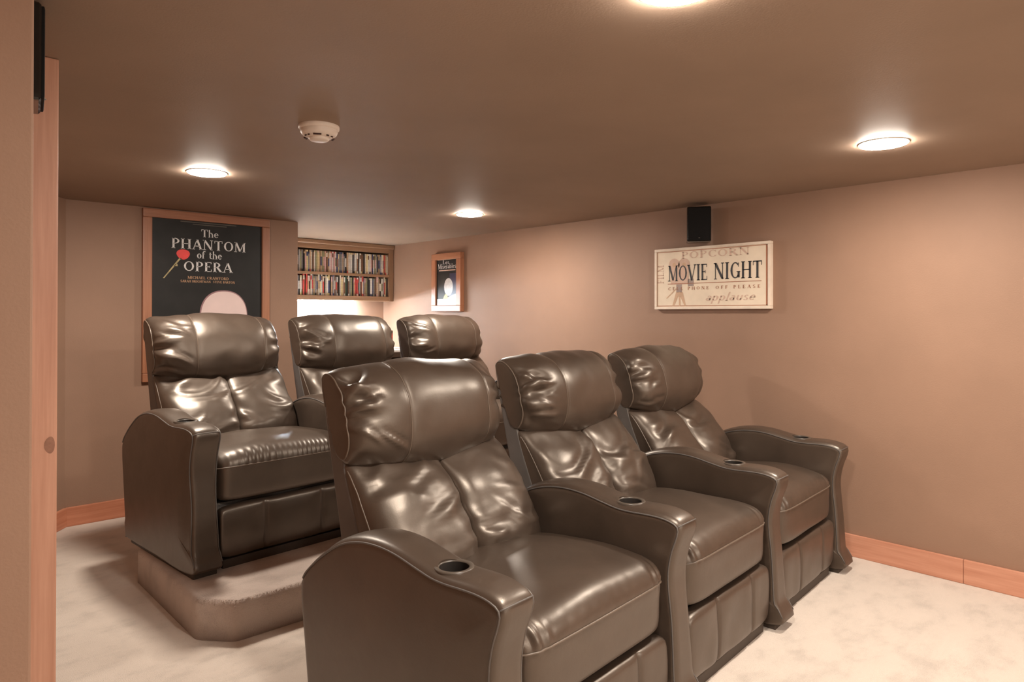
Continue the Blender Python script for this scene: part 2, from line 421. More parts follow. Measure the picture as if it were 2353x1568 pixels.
HEAD_SEC = catmull([(.790, .745), (.725, .752), (.676, .795), (.655, .865), (.660, .935), (.682, 1.005), (.730, 1.063), (.800, 1.096), (.862, 1.092), (.900, 1.060), (.898, 1.005), (.868, .93), (.842, .85), (.822, .77)], 84)
LUM_SEC = catmull([(.800, .800), (.735, .792), (.672, .752), (.612, .692), (.556, .622), (.510, .552), (.497, .492), (.530, .452), (.600, .445), (.660, .520), (.725, .640), (.785, .740)], 72)
SEAT_SEC = catmull([(.052, .288), (.038, .31), (.036, .38), (.034, .425), (.040, .458), (.075, .487), (.15, .502), (.28, .507), (.42, .502), (.55, .485), (.64, .455), (.66, .38), (.64, .30), (.58, .285), (.35, .282), (.12, .282)], 110)
FOOT_SEC = catmull([(.052, .045), (.036, .058), (.030, .10), (.029, .16), (.030, .22), (.036, .258), (.055, .268), (.085, .262), (.092, .20), (.092, .10), (.085, .05)], 56)
BACK_SEC = catmull([(.60, .20), (.63, .42), (.70, .60), (.765, .76), (.805, .90), (.835, 1.00), (.862, 1.045), (.895, 1.03), (.892, .985), (.868, .88), (.838, .75), (.795, .57), (.765, .38), (.745, .20), (.70, .15), (.63, .15)], 80)

def build_chair(seed, both, pleated=False):
    rng = random.Random(seed)
    root = empty('recliner')
    # base and kick plate
    box('base', (-.325, .10, .03), (.325, .735, .275), M['vinyl'], root, bev=.008)
    box('kick_plate', (-.315, .052, 0), (.315, .68, .038), M['plinth'], root, bev=.003)
    # footrest panel: three padded sections
    u, G = loft(FOOT_SEC, .333, 12, (.07, .155), 97, .5)
    x = G[:, :, 0]; front = np.clip((.06-G[:, :, 1])/.03, 0, 1)
    for xs in (-.125, .165):
        G[:, :, 1] += front*(.010*np.exp(-((x-xs)/.006)**2)+.004*np.exp(-((x-xs)/.03)**2))
    G += grid_normals(G)*(vnoise(G, 9, seed, .004))[..., None]
    fr = link('footrest', grid_mesh('footrest', G), M['leather'], root)
    # seat cushion
    u, G = loft(SEAT_SEC, .334, 10, (.34, .38), 161, .6)
    topw = np.clip((G[:, :, 2]-.44)/.05, 0, 1)
    G[:, :, 2] += topw*.016*(1-u[:, None]**2)
    fw = np.clip((.12-G[:, :, 1])/.08, 0, 1)*topw
    X = G[:, :, 0]; N = grid_normals(G); d = vnoise(G, 5, seed+1, .007)*(.3+topw)
    front = np.clip((.16-G[:, :, 1])/.12, 0, 1)*np.clip((G[:, :, 2]-.43)/.02, 0, 1)*np.clip((.505-G[:, :, 2])/.03, 0, 1)
    if pleated:
        ph = X*225+5*np.sin(X*9+seed)
        d += front*.0045*np.sin(ph)*(.6+.4*np.sin(X*23+seed))
    else:
        for s in (-1, 1):
            d += front*np.exp(-((X-s*.30)/.05)**2)*.006*np.sin(X*170)
        d += front*.0004*np.sin(X*120)
    G += N*d[..., None]
    st = link('seat_cushion', grid_mesh('seat_cushion', G), M['leather'], root)
    j = int(np.argmin(np.hypot(SEAT_SEC[:, 0]-.034, SEAT_SEC[:, 1]-.432)))
    tube('piping', [G[i, j]+np.array([0, -.001, 0]) for i in range(5, 156)], .0032, M['seam'], st)
    # back shell
    u, G = loft(BACK_SEC, .341, 24, (.76, .6), 41, .8)
    sh = link('back_shell', grid_mesh('back_shell', G), M['vinyl'], root)
    # lumbar cushions, left and right of a deep channel
    for s in (-1, 1):
        u, G = loft2(LUM_SEC, .1700, (.805, .800), (.640, .46), 71, (2.6, 3.6) if s < 0 else (3.6, 2.6), (.28, .50) if s < 0 else (.50, .28), 8, .90, s*.1685)
        uu = u[:, None]*s
        fr_ = np.clip((.735-G[:, :, 1]+.9*(G[:, :, 2]-.655))/.12, 0, 1)
        t = np.clip((G[:, :, 2]-.45)/.35, 0, 1)
        N = grid_normals(G)
        edge = np.abs(u[:, None])
        d = vnoise(G, 8, seed+3+s, .013)+vnoise(G, 17, seed+9+s, .003)
        cr = creases(rng, 7, (.06, .15), (.009, .018), (.004, .009), (s*.1685-.12, s*.1685+.12), (.52, .76), (-.1, .75) if s < 0 else (-.5, .3))
        d += crease_field(G, cr)
        # puckers running out of the central channel and the outer seam
        Z = G[:, :, 2]
        d += .0055*np.exp(-((uu+1)/.36)**2)*np.sin(Z*rng.uniform(60, 80)+seed+1.5*np.sin(Z*23))
        d += .004*np.exp(-((uu-1)/.25)**2)*np.sin(Z*rng.uniform(55, 75)+2*seed)
        d *= np.clip(fr_, .0, 1)*np.clip(1.15-edge**6, 0, 1)
        d += .012*fr_*np.exp(-((t-.45)/.3)**2)*(1-edge**2)
        G += N*d[..., None]
        lc = link('lumbar_cushion', grid_mesh('lumbar_cushion', G), M['leather'], root)
        # outer seam piping
        k = 68 if s > 0 else 2
        qa = int(np.argmin(np.hypot(LUM_SEC[:, 0]-.735, LUM_SEC[:, 1]-.792))); qb = int(np.argmin(np.hypot(LUM_SEC[:, 0]-.497, LUM_SEC[:, 1]-.492)))
        path = [G[k, q] for q in range(min(qa, qb), max(qa, qb)+1)]
        tube('piping', path, .0028, M['seam'], lc)
    # headrest bolster with gathered ends
    u, G = loft2(HEAD_SEC, .337, (.872, 1.05), (.805, .77), 111, (3.6, 3.0), (.15, .20), 7, .84)
    U_ = u[:, None]; G[:, :, 0] -= .010; G[:, :, 1] += .004
    Z = G[:, :, 2]; low = np.clip((.90-Z)/.12, 0, 1)
    G[:, :, 2] += low*.055*U_**2
    G[:, :, 2] -= np.clip((Z-1.0)/.08, 0, 1)*.020*np.abs(U_)**3
    N = grid_normals(G); X = G[:, :, 0]
    ang = np.arctan2(G[:, :, 2]-.925, -(G[:, :, 1]-.815))
    front = np.clip((.86-G[:, :, 1])/.05, 0, 1)
    d = vnoise(G, 5.0, seed+20, .012)+vnoise(G, 12, seed+21, .003)
    for s, A in ((-1, rng.uniform(.013, .018)), (1, rng.uniform(.006, .010))):
        dist = np.abs(U_-s)
        fr2 = rng.uniform(7.5, 10)
        d += A*np.exp(-((dist-.10)/.14)**2)*np.sin(ang*fr2+seed+1.2*np.sin(ang*3.1+seed))*(.5+.5*np.sin(ang*2.3+seed*1.7))
    cr = creases(rng, 6, (.03, .075), (.007, .012), (.005, .010), (-.33, -.22), (.80, 1.05), (-.6, .4))
    d += crease_field(G, cr)*front
    for xs in (-.155, .215):
        d -= .0045*np.exp(-((X-xs)/.005)**2)+.004*np.exp(-((X-xs)/.03)**2)
    d *= np.clip((1-np.abs(U_))/.03, 0, 1)
    G += N*d[..., None]
    hd = link('headrest', grid_mesh('headrest', G), M['leather'], root)
    js = [q for q in range(84) if HEAD_SEC[q, 0] < .90 and HEAD_SEC[q, 1] > .75 and not (HEAD_SEC[q, 0] > .80 and HEAD_SEC[q, 1] < .95)]
    js.sort(key=lambda q: math.atan2(HEAD_SEC[q, 1]-.90, -(HEAD_SEC[q, 0]-.80)))
    for xs in (-.155, .215):
        k = int(np.argmin(np.abs(G[:, 42, 0]-xs)))
        tube('seam', [G[k, q]+N[k, q]*.0008 for q in js], .0019, M['seam'], hd)
    for k in (4, 106):
        tube('piping', [G[k, q]+N[k, q]*.001 for q in js], .0028, M['seam'], hd)
    arms = (-1, 1) if both else (1,)
    for s in arms: make_arm(root, s*FWD)
    return root

def row(a1, rot, z, specs):
    dx = Vector((math.cos(rot), math.sin(rot), 0))
    for k, (seed, both, pl, label) in enumerate(specs):
        c = build_chair(seed, both, pl)
        p = Vector((a1[0], a1[1], z))+dx*(.81*(k+.5)); c.location = p; c.rotation_euler = (0, 0, rot)
        tag(c, label, 'recliner', None)
row((1.077, 1.12), math.radians(5.2), 0, [
    (11, True, False, 'dark brown leather recliner closest to the camera, at the left end of the front row'),
    (23, False, False, 'middle dark brown leather recliner of the front row, between two others'),
    (37, False, False, 'dark brown leather recliner at the front row end beside the bare wall and baseboard')])
row((1.035, 2.955), math.radians(4.5), PH, [
    (5, True, True, 'dark brown leather recliner on the carpeted platform in front of the black poster'),
    (8, False, False, 'dark brown leather recliner on the platform directly below the lit shelf strip'),
    (16, False, False, 'back row leather recliner below the small framed poster, mostly headrest showing')])

# ------------------------------------------------------------------ ceiling lamps and smoke detector
def ord_(n): return '%d%s' % (n, 'th' if 10 <= n % 100 <= 20 else {1: 'st', 2: 'nd', 3: 'rd'}.get(n % 10, 'th'))
def downlight(x, y, label):
    t = empty('ceiling_lamp', (x, y, CZ))
    lathe_obj('trim_ring', [(.086, -.0010), (.0865, -.003), (.088, -.004), (.0905, -.003), (.091, -.001), (.091, 0)], M['white'], t, 40)
    lathe_obj('lens', [(.0868, -.002), (.083, -.008), (.068, -.0115), (.035, -.014), (0, -.0145)], M['lens'], t, 40)
    tag(t, label, 'ceiling lamp', 'round ceiling lamps')
downlight(2.915, .975, 'round lit ceiling lamp in front of the bare right wall, rightmost in the photo')
downlight(1.18, 3.393, 'round lit ceiling lamp above the poster with white title lettering')
downlight(2.953, 3.573, 'round lit ceiling lamp near the small framed poster')
downlight(1.21, .80, 'ceiling lamp at the top edge of the photo, only its glow showing')
downlight(2.915, -1.25, 'unseen ceiling lamp added for front fill, nearer the right wall')  # this lamp and the next two are added out of view as front fill
downlight(1.75, -1.25, 'unseen ceiling lamp added for front fill, in the middle of its row')
downlight(.60, -1.25, 'unseen ceiling lamp added for front fill, away from the right wall')

t = empty('smoke_detector', (1.185, 2.285, CZ))
lathe_obj('mounting_plate', [(.071, 0), (.072, -.004), (.071, -.012), (.066, -.015), (.060, -.015)], M['white'], t, 40)
lathe_obj('housing', [(.0655, -.014), (.0655, -.022), (.062, -.030), (.054, -.038), (.043, -.042), (.036, -.043)], M['white'], t, 40)
lathe_obj('sensor_cap', [(.0365, -.042), (.036, -.048), (.031, -.053), (0, -.055)], M['white'], t, 40)
a0 = math.atan2(-2.285, -1.185)
for da, wd in ((-.12, .028), (.62, .008), (-.75, .006), (1.05, .006), (-1.1, .006), (1.9, .02), (-2.0, .02), (3.0, .02)):
    s = box('vent_slot', (-.004, -wd/2, -.0025), (.004, wd/2, .0025), M['slot'], t, bev=.0006)
    a = a0+da; s.location = (math.cos(a)*.0505, math.sin(a)*.0505, -.0405); s.rotation_euler = (0, .5, a)
tag(t, 'round white smoke detector with dark vent slots on the brown ceiling', 'smoke detector')

# ------------------------------------------------------------------ stroke lettering
TK, TN = .17, .065
def ln(x0, y0, x1, y1, w=TK): return ('l', x0, y0, x1, y1, w)
def sf(x, y, w=.26): return ('l', x-w/2, y, x+w/2, y, .05)
def ac(cx, cy, rx, ry, a0, a1): return ('a', cx, cy, rx, ry, a0, a1)
GL = {
 'A': (.86, [ln(.10, 0, .43, 1, TN), ln(.43, 1, .76, 0), ln(.20, .34, .64, .34, TN), sf(.10, .02), sf(.76, .02, .3)]),
 'B': (.72, [ln(.18, 0, .18, 1), sf(.14, .02, .2), sf(.14, .98, .2), ac(.34, .75, .24, .23, -90, 90), ac(.34, .27, .28, .25, -90, 90), ln(.18, .97, .36, .97, TN), ln(.18, .52, .36, .52, TN), ln(.18, .03, .36, .03, TN)]),
 'C': (.82, [ac(.46, .5, .36, .49, 48, 312), ln(.72, .70, .72, .95, .05), ln(.72, .08, .76, .28, .05)]),
 'D': (.86, [ln(.18, 0, .18, 1), sf(.14, .02, .2), sf(.14, .98, .2), ac(.36, .5, .38, .475, -90, 90), ln(.18, .97, .38, .97, TN), ln(.18, .03, .38, .03, TN)]),
 'E': (.70, [ln(.18, 0, .18, 1), ln(.06, .97, .60, .97, TN), ln(.06, .03, .62, .03, TN), ln(.18, .52, .46, .52, TN), ln(.60, .80, .60, 1, .05), ln(.62, 0, .62, .24, .05), ln(.46, .42, .46, .62, .05)]),
 'F': (.64, [ln(.18, 0, .18, 1), ln(.06, .97, .58, .97, TN), sf(.18, .02, .3), ln(.18, .50, .44, .50, TN), ln(.58, .78, .58, 1, .05), ln(.44, .40, .44, .60, .05)]),
 'G': (.90, [ac(.46, .5, .36, .49, 48, 318), ln(.72, .70, .72, .95, .05), ln(.74, .06, .74, .42), sf(.72, .42, .3)]),
 'H': (.92, [ln(.18, 0, .18, 1), ln(.74, 0, .74, 1), ln(.18, .51, .74, .51, TN), sf(.18, .02, .3), sf(.18, .98, .3), sf(.74, .02, .3), sf(.74, .98, .3)]),
 'I': (.42, [ln(.21, 0, .21, 1), sf(.21, .02, .32), sf(.21, .98, .32)]),
 'K': (.84, [ln(.18, 0, .18, 1), sf(.18, .02, .3), sf(.18, .98, .3), ln(.22, .42, .68, 1, TN), ln(.34, .55, .72, 0), sf(.70, .02, .28), sf(.66, .98, .24)]),
 'L': (.68, [ln(.18, 0, .18, 1), sf(.18, .98, .3), ln(.06, .03, .60, .03, TN), ln(.60, 0, .60, .26, .05)]),
 'M': (1.08, [ln(.14, 0, .14, 1, TN), ln(.16, 1, .54, .05), ln(.54, .05, .88, 1, TN), ln(.90, 0, .90, 1), sf(.12, .02), sf(.12, .98, .2), sf(.90, .02, .3), sf(.94, .98, .22)]),
 'N': (.94, [ln(.16, 0, .16, 1, TN), ln(.16, 1, .78, .02), ln(.78, 0, .78, 1, TN), sf(.16, .02), sf(.12, .98, .22), sf(.78, .98)]),
 'O': (.94, [ac(.47, .5, .38, .49, 0, 360)]),
 'P': (.72, [ln(.18, 0, .18, 1), sf(.18, .02, .3), ln(.06, .97, .38, .97, TN), ac(.36, .73, .27, .25, -90, 90), ln(.18, .49, .38, .49, TN)]),
 'R': (.84, [ln(.18, 0, .18, 1), sf(.18, .02, .3), ln(.06, .97, .38, .97, TN), ac(.36, .74, .26, .24, -90, 90), ln(.18, .50, .38, .50, TN), ln(.40, .50, .74, .0), sf(.76, .02, .2)]),
 'S': (.66, [ac(.33, .74, .23, .24, 40, 270), ac(.33, .26, .25, .25, -140, 90), ln(.53, .76, .53, .96, .05), ln(.10, .04, .10, .26, .05)]),
 'T': (.80, [ln(.40, 0, .40, 1), ln(.06, .97, .74, .97, TN), sf(.40, .02, .3), ln(.07, .74, .07, 1, .05), ln(.73, .74, .73, 1, .05)]),
 'U': (.90, [ln(.18, .30, .18, 1), ln(.72, .30, .72, 1, TN), ac(.45, .32, .27, .31, 180, 360), sf(.18, .98, .3), sf(.72, .98)]),
 'V': (.86, [ln(.10, 1, .43, 0), ln(.43, 0, .76, 1, TN), sf(.10, .98, .3), sf(.76, .98)]),
 'W': (1.2, [ln(.10, 1, .38, 0), ln(.38, 0, .62, .9, TN), ln(.58, 1, .84, 0), ln(.84, 0, 1.08, 1, TN), sf(.10, .98, .28), sf(1.08, .98, .22), sf(.6, .98, .22)]),
 'h': (.62, [ln(.14, 0, .14, 1, .13), sf(.14, .02, .22), ac(.30, .40, .18, .24, 0, 150), ln(.48, 0, .48, .42, .13), sf(.48, .02, .22)]),
 'e': (.56, [ac(.29, .32, .21, .31, 0, 320), ln(.09, .35, .50, .35, TN)]),
 'o': (.60, [ac(.30, .32, .22, .31, 0, 360)]),
 'f': (.40, [ln(.15, 0, .15, .80, .13), ac(.30, .80, .15, .18, 40, 180), sf(.15, .02, .24), ln(.04, .62, .34, .62, TN)]),
 't': (.40, [ln(.16, .12, .16, .84, .13), ac(.28, .14, .12, .13, 180, 330), ln(.04, .62, .34, .62, TN)]),
 's': (.46, [ac(.23, .48, .15, .15, 30, 270), ac(.23, .17, .17, .16, -150, 90)]),
 'i': (.30, [ln(.15, 0, .15, .62, .13), sf(.15, .02, .22), ln(.15, .80, .15, .92, .13)]),
 'r': (.44, [ln(.14, 0, .14, .62, .13), sf(.14, .02, .22), ac(.29, .42, .15, .19, 30, 150)]),
 'a': (.54, [ac(.24, .20, .17, .19, 0, 360), ln(.42, 0, .42, .42, .12), ac(.27, .44, .16, .18, 0, 150)]),
 'b': (.60, [ln(.13, 0, .13, 1, .12), ac(.31, .31, .21, .30, -150, 150)]),
 'l': (.28, [ln(.14, 0, .14, 1, .13), sf(.14, .02, .22)]),
 'p': (.60, [ln(.13, -.35, .13, .62, .12), ac(.31, .31, .21, .30, -150, 150)]),
 'u': (.60, [ln(.13, .2, .13, .62, .13), ac(.29, .22, .16, .21, 180, 360), ln(.46, 0, .46, .62, .13)]),
 "'": (.2, [ln(.08, .78, .14, .95, .06)]), ' ': (.42, []),
}
def text_quads(s, space=0.0):
    v, f = [], []; x = 0
    def quad(p):
        b = len(v); v.extend(p); f.append((b, b+1, b+2, b+3))
    for ch in s:
        adv, els = GL[ch]
        for e in els:
            if e[0] == 'l':
                _, x0, y0, x1, y1, wd = e; d = math.hypot(x1-x0, y1-y0)
                if abs(y1-y0) < 1e-6: nx, ny = 0, wd/2
                elif abs(x1-x0) < 1e-6: nx, ny = wd/2, 0
                else: nx, ny = wd/2/max(.5, abs(y1-y0)/d), 0
                quad([(x+x0-nx, y0-ny), (x+x0+nx, y0+ny) if ny == 0 else (x+x1-nx, y1-ny), (x+x1+nx, y1+ny), (x+x1-nx, y1-ny) if ny == 0 else (x+x0+nx, y0+ny)])
            else:
                _, cx, cy, rx, ry, a, b = e; n = 14; pr = None
                for k in range(n+1):
                    t_ = math.radians(a+(b-a)*k/n); c_, s_ = math.cos(t_), math.sin(t_)
                    th = TN+(TK-TN)*c_*c_
                    p = ((x+cx+(rx+th*.25)*c_, cy+ry*s_), (x+cx+(rx-th*.75)*c_, cy+(ry-th)*s_))
                    if pr: quad([pr[0], p[0], p[1], pr[1]])
                    pr = p
        x += adv+space
    return v, f, x-space
def lettering(name, s, org, ux, uz, width, height, mat, parent, space=0.0, slant=0.0):
    """org = lower left corner, ux/uz = unit reading and up directions"""
    v, f, tot = text_quads(s, space); org, ux, uz = Vector(org), Vector(ux), Vector(uz); kx = width/tot
    pts = [org+ux*((a+slant*b)*kx)+uz*(b*height) for a, b in v]
    nrm = ux.cross(uz)
    back = [p-nrm*.0004 for p in pts]; n = len(pts)
    return link(name, mesh(name, pts, f), mat, parent)
def shape(name, pts, mat, parent):
    v = [Vector(p) for p in pts]; return link(name, mesh(name, v, [tuple(range(len(v)))]), mat, parent)

# ------------------------------------------------------------------ large framed poster on the back wall
X0, X1, Z0, Z1 = 1.258, 2.078, .826, 1.924; fw_ = .054
t = empty('framed_poster', (0, YP, 0))
D = -.030
box('frame_rail', (X0, D, Z1-fw_), (X1, 0, Z1), M['frx'], t, bev=.006)
box('frame_rail', (X0, D, Z0), (X1, 0, Z0+fw_), M['frx'], t, bev=.006)
box('frame_rail', (X0, D+.0005, Z0+fw_), (X0+fw_, 0, Z1-fw_), M['frz'], t, bev=.006)
box('frame_rail', (X1-fw_, D+.0005, Z0+fw_), (X1, 0, Z1-fw_), M['frz'], t, bev=.006)
box('print', (X0+fw_-.005, D+.016, Z0+fw_-.005), (X1-fw_+.005, -.002, Z1-fw_+.005), M['poster'], t)
yp = D+.0150; ex, ez = (1, 0, 0), (0, 0, 1)
def pl(s, x0, x1, z0, z1, mat, sp=0.0): lettering('lettering', s, (x0, yp, z0), ex, ez, x1-x0, z1-z0, mat, t, sp)
pl('The', 1.612, 1.727, 1.768, 1.819, M['ink_white'])
pl('PHANTOM', 1.428, 1.912, 1.683, 1.749, M['ink_white'], .05)
pl('of the', 1.585, 1.751, 1.624, 1.676, M['ink_white'])
pl('OPERA', 1.502, 1.820, 1.538, 1.603, M['ink_white'], .04)
pl('MICHAEL CRAWFORD', 1.529, 1.796, 1.487, 1.505, M['ink_peach'], .03)
pl('SARAH BRIGHTMAN  STEVE BARTON', 1.485, 1.838, 1.464, 1.479, M['ink_peach'], .03)
for (x0, x1, z0) in ((1.483, 1.846, 1.858), (1.56, 1.78, 1.845)):
    shape('credit_line', [(x0, yp, z0), (x1, yp, z0), (x1, yp, z0+.006), (x0, yp, z0+.006)], M['ink_grey'], t)
# plain red flower head with a thin stem
cx, cz = 1.501, 1.646
shape('flower_head', [(cx+.041*math.cos(a)*(1+.05*math.sin(3*a)), yp, cz+.033*math.sin(a)*(1+.05*math.sin(3*a))) for a in np.linspace(0, 2*PI, 36, endpoint=False)], M['ink_red'], t)
shape('flower_stem', [(1.379, yp, 1.487), (1.386, yp, 1.485), (1.484, yp, 1.612), (1.496, yp, 1.612), (1.484, yp, 1.622), (1.474, yp, 1.616)], M['ink_stem'], t)
shape('flower_leaf', [(1.445, yp, 1.566), (1.468, yp, 1.566), (1.466, yp, 1.582), (1.452, yp, 1.578)], M['ink_stem'], t)
# plain pale oval in place of the printed artwork
def blob(cx, cz, rx, rz, dy, n=48, p=2.3):
    out = []
    for a in np.linspace(0, 2*PI, n, endpoint=False):
        c, s = math.cos(a), math.sin(a); r = (abs(c)**p+abs(s)**p)**(-1/p); out.append((cx+rx*r*c, yp+dy, cz+rz*r*s))
    return out
shape('pale_oval_edge', blob(1.765, 1.235, .160, .182, 0), M['ink_pinkedge'], t)
shape('pale_oval', blob(1.767, 1.234, .153, .175, -.0006), M['ink_pale'], t)
tag(t, 'tall black theatre poster with white title lettering in a reddish wood frame', 'poster')

# ------------------------------------------------------------------ small framed poster on the right wall
t = empty('framed_poster', (XR, 0, 0))
ya, yb, za, zb = 4.612, 5.030, 1.283, 1.799; fw2 = .062; D2 = -.045
box('frame_rail', (D2, ya, zb-.055), (0, yb, zb), M['fry'], t, bev=.006)
box('frame_rail', (D2, ya, za), (0, yb, za+.055), M['fry'], t, bev=.006)
box('frame_rail', (D2+.0005, ya, za+.055), (0, ya+fw2, zb-.055), M['frz'], t, bev=.006)
box('frame_rail', (D2+.0005, yb-fw2, za+.055), (0, yb, zb-.055), M['frz'], t, bev=.006)
box('print', (D2+.016, ya+.055, za+.05), (-.002, yb-.055, zb-.05), M['poster'], t)
xq = D2+.0150; ey = (0, -1, 0)
def ql(s, y0, y1, z0, z1, mat, sp=0.0): lettering('lettering', s, (xq, y0, z0), ey, ez, y0-y1, z1-z0, mat, t, sp)
ql('Les', 4.880, 4.785, 1.703, 1.738, M['ink_white'])
ql('Miserables', 4.950, 4.688, 1.663, 1.706, M['ink_white'])
shape('accent', [(xq, 4.828, 1.699), (xq, 4.822, 1.699), (xq, 4.815, 1.707), (xq, 4.820, 1.707)], M['ink_white'], t)
def rect(y0, y1, z0, z1, mat, dx=0, nm='print_block'): shape(nm, [(xq+dx, y0, z0), (xq+dx, y1, z0), (xq+dx, y1, z1), (xq+dx, y0, z1)], mat, t)
rect(4.932, 4.698, 1.643, 1.652, M['ink_pinkish'], nm='credit_line')
rect(4.958, 4.690, 1.741, 1.747, M['ink_pinkish'], nm='credit_line')
rect(4.962, 4.680, 1.34, 1.395, M['ink_white'], nm='led_lit_band')  # LED light on the foot of the print, painted in as white
rect(4.780, 4.680, 1.395, 1.620, M['ink_navy'])
shape('pale_oval', [(xq-.0004, 4.795+.062*math.cos(a), 1.500+.078*math.sin(a)) for a in np.linspace(0, 2*PI, 30, endpoint=False)], M['ink_white'], t)
shape('ochre_patch', [(xq-.0004, 4.872, 1.396), (xq-.0004, 4.800, 1.396), (xq-.0004, 4.815, 1.435), (xq-.0004, 4.845, 1.437)], M['ink_yellow'], t)
shape('pale_patch', [(xq-.0006, 4.805, 1.396), (xq-.0006, 4.690, 1.396), (xq-.0006, 4.690, 1.440), (xq-.0006, 4.730, 1.430), (xq-.0006, 4.80, 1.41)], M['ink_white'], t)
tag(t, 'small narrow poster with white title in a wooden frame on the right wall', 'poster')

# ------------------------------------------------------------------ printed sign on the right wall
t = empty('wall_sign', (XR, 0, 0))
ya, yb, za, zb = 1.838, 2.622, 1.291, 1.677; D3 = -.035
box('panel', (D3+.006, ya+.014, za+.014), (0, yb-.014, zb-.014), M['cream'], t)
box('frame_rail', (D3, ya, zb-.016), (0, yb, zb), M['creamedge'], t, bev=.003)
box('frame_rail', (D3, ya, za), (0, yb, za+.016), M['creamedge'], t, bev=.003)
box('frame_rail', (D3, ya, za+.016), (0, ya+.016, zb-.016), M['creamedge'], t, bev=.003)
box('frame_rail', (D3, yb-.016, za+.016), (0, yb, zb-.016), M['creamedge'], t, bev=.003)
xq = D3+.0052
def srect(y0, y1, z0, z1, mat, dx=0, nm='print_block'): shape(nm, [(xq+dx, y0, z0), (xq+dx, y1, z0), (xq+dx, y1, z1), (xq+dx, y0, z1)], mat, t)
b0, b1, c0, c1 = yb-.019, ya+.019, za+.019, zb-.019
for q in ((b0, b1, c1-.004, c1), (b0, b1, c0, c0+.004), (b0, b0-.003, c0, c1), (b1+.009, b1, c0, c1)): srect(*q, M['ink_rust'], nm='border_line')
def sl(s, y0, y1, z0, z1, mat, sp=0.0, dx=0, sn=0.0): lettering('lettering', s, (xq+dx, y0, z0), ey, ez, y0-y1, z1-z0, mat, t, sp, sn)
# faded vintage film camera on a tripod
def disc(cy, cz, r, mat, dx, nm, hole=0):
    shape(nm, [(xq+dx, cy-r*math.cos(a), cz+r*math.sin(a)) for a in np.linspace(0, 2*PI, 28, endpoint=False)], mat, t)
disc(2.476, 1.572, .040, M['ink_pinkish'], -.0002, 'camera_reel'); disc(2.404, 1.568, .042, M['ink_pinkish'], -.0002, 'camera_reel')
disc(2.476, 1.572, .014, M['ink_tan'], -.0004, 'camera_reel'); disc(2.404, 1.568, .015, M['ink_tan'], -.0004, 'camera_reel')
srect(2.500, 2.372, 1.448, 1.545, M['ink_pinkish'], -.0003, 'camera_body')
srect(2.376, 2.335, 1.435, 1.480, M['ink_taupe'], -.0003, 'camera_lens')
shape('camera_tripod', [(xq-.0002, 2.462, 1.40), (xq-.0002, 2.415, 1.40), (xq-.0002, 2.390, 1.311), (xq-.0002, 2.400, 1.311), (xq-.0002, 2.432, 1.372), (xq-.0002, 2.446, 1.372), (xq-.0002, 2.478, 1.311), (xq-.0002, 2.490, 1.311)], M['ink_tan'], t)
shape('camera_tripod', [(xq-.0004, 2.442, 1.40), (xq-.0004, 2.434, 1.40), (xq-.0004, 2.430, 1.311), (xq-.0004, 2.440, 1.311)], M['ink_tan'], t)
srect(2.46, 2.42, 1.398, 1.448, M['ink_taupe'], -.0002, 'camera_mount')
shape('camera_handle', [(xq-.0002, 2.535, 1.363), (xq-.0002, 2.532, 1.358), (xq-.0002, 2.458, 1.418), (xq-.0002, 2.462, 1.424)], M['ink_tan'], t)
sl('POPCORN', 2.425, 1.965, 1.607, 1.650, M['ink_pinkish'], .06, -.0002)
sl('applause', 2.258, 1.935, 1.341, 1.392, M['ink_pinkish'], .02, -.0002, .3)
lettering('lettering', 'FILM', (xq-.0002, 2.555, 1.455), (0, 0, 1), (0, 1, 0), .12, .045, M['ink_pinkish'], t, .04)
sl('MOVIE', 2.521, 2.238, 1.469, 1.567, M['ink_black'], .02, -.0007)
sl('NIGHT', 2.198, 1.887, 1.470, 1.568, M['ink_black'], .02, -.0007)
srect(2.523, 1.893, 1.450, 1.4535, M['ink_rust'], -.0006, 'rule_line')
sl('CELL', 2.520, 2.412, 1.412, 1.431, M['ink_rust'], .55, -.0007)
sl('PHONE', 2.378, 2.230, 1.412, 1.431, M['ink_rust'], .45, -.0007)
sl('OFF', 2.185, 2.105, 1.412, 1.431, M['ink_rust'], .5, -.0007)
sl('PLEASE', 2.068, 1.900, 1.412, 1.431, M['ink_rust'], .5, -.0007)
tag(t, 'cream wall sign with dark lettering and a faded film camera, on the right wall', 'sign')

# ------------------------------------------------------------------ white screen added behind the camera to bounce light onto the chairs
t = empty('bounce_screen', (1.4, YF, 1.02))
box('screen_surface', (-1.28, 0.001, -.70), (1.28, .03, .70), M['screen'], t)
for a, b in (((-1.33, 0.001, .70), (1.33, .045, .75)), ((-1.33, 0.001, -.75), (1.33, .045, -.70)), ((-1.33, 0.001, -.70), (-1.28, .045, .70)), ((1.28, 0.001, -.70), (1.33, .045, .70))):
    box('frame_rail', a, b, M['blackmat'], t, bev=.004)
tag(t, 'unseen white bounce screen in a black frame, added on the front wall', 'screen')

# ------------------------------------------------------------------ surround speakers
def speaker(loc, rotz, label, tilt):
    t = empty('wall_speaker', loc, rotz)      # local -y is the grille
    box('cabinet', (-.070, -.06, -.105), (.070, .055, .105), M['black'], t, bev=.012, seg=3)
    g = box('grille', (-.064, -.066, -.099), (.064, -.058, .099), M['blackmat'], t, bev=.006)
    lathe_obj('badge', [(0, .0), (.006, .0), (.006, .002)], M['chrome'], t, 16, (0, -.0635, -.085))
    box('bracket', (-.015, .05, -.03), (.015, .085, .03), M['black'], t, bev=.004)
    tag(t, label, 'speaker', 'wall speakers'); return t
speaker((3.662, 2.262, 1.798), math.radians(-55), 'black glossy wall speaker mounted above the cream sign', 0)
sp = speaker((.218, 1.83, 1.812), math.radians(82), 'black wall speaker half hidden behind the near partition, beside the wood trim', 0)

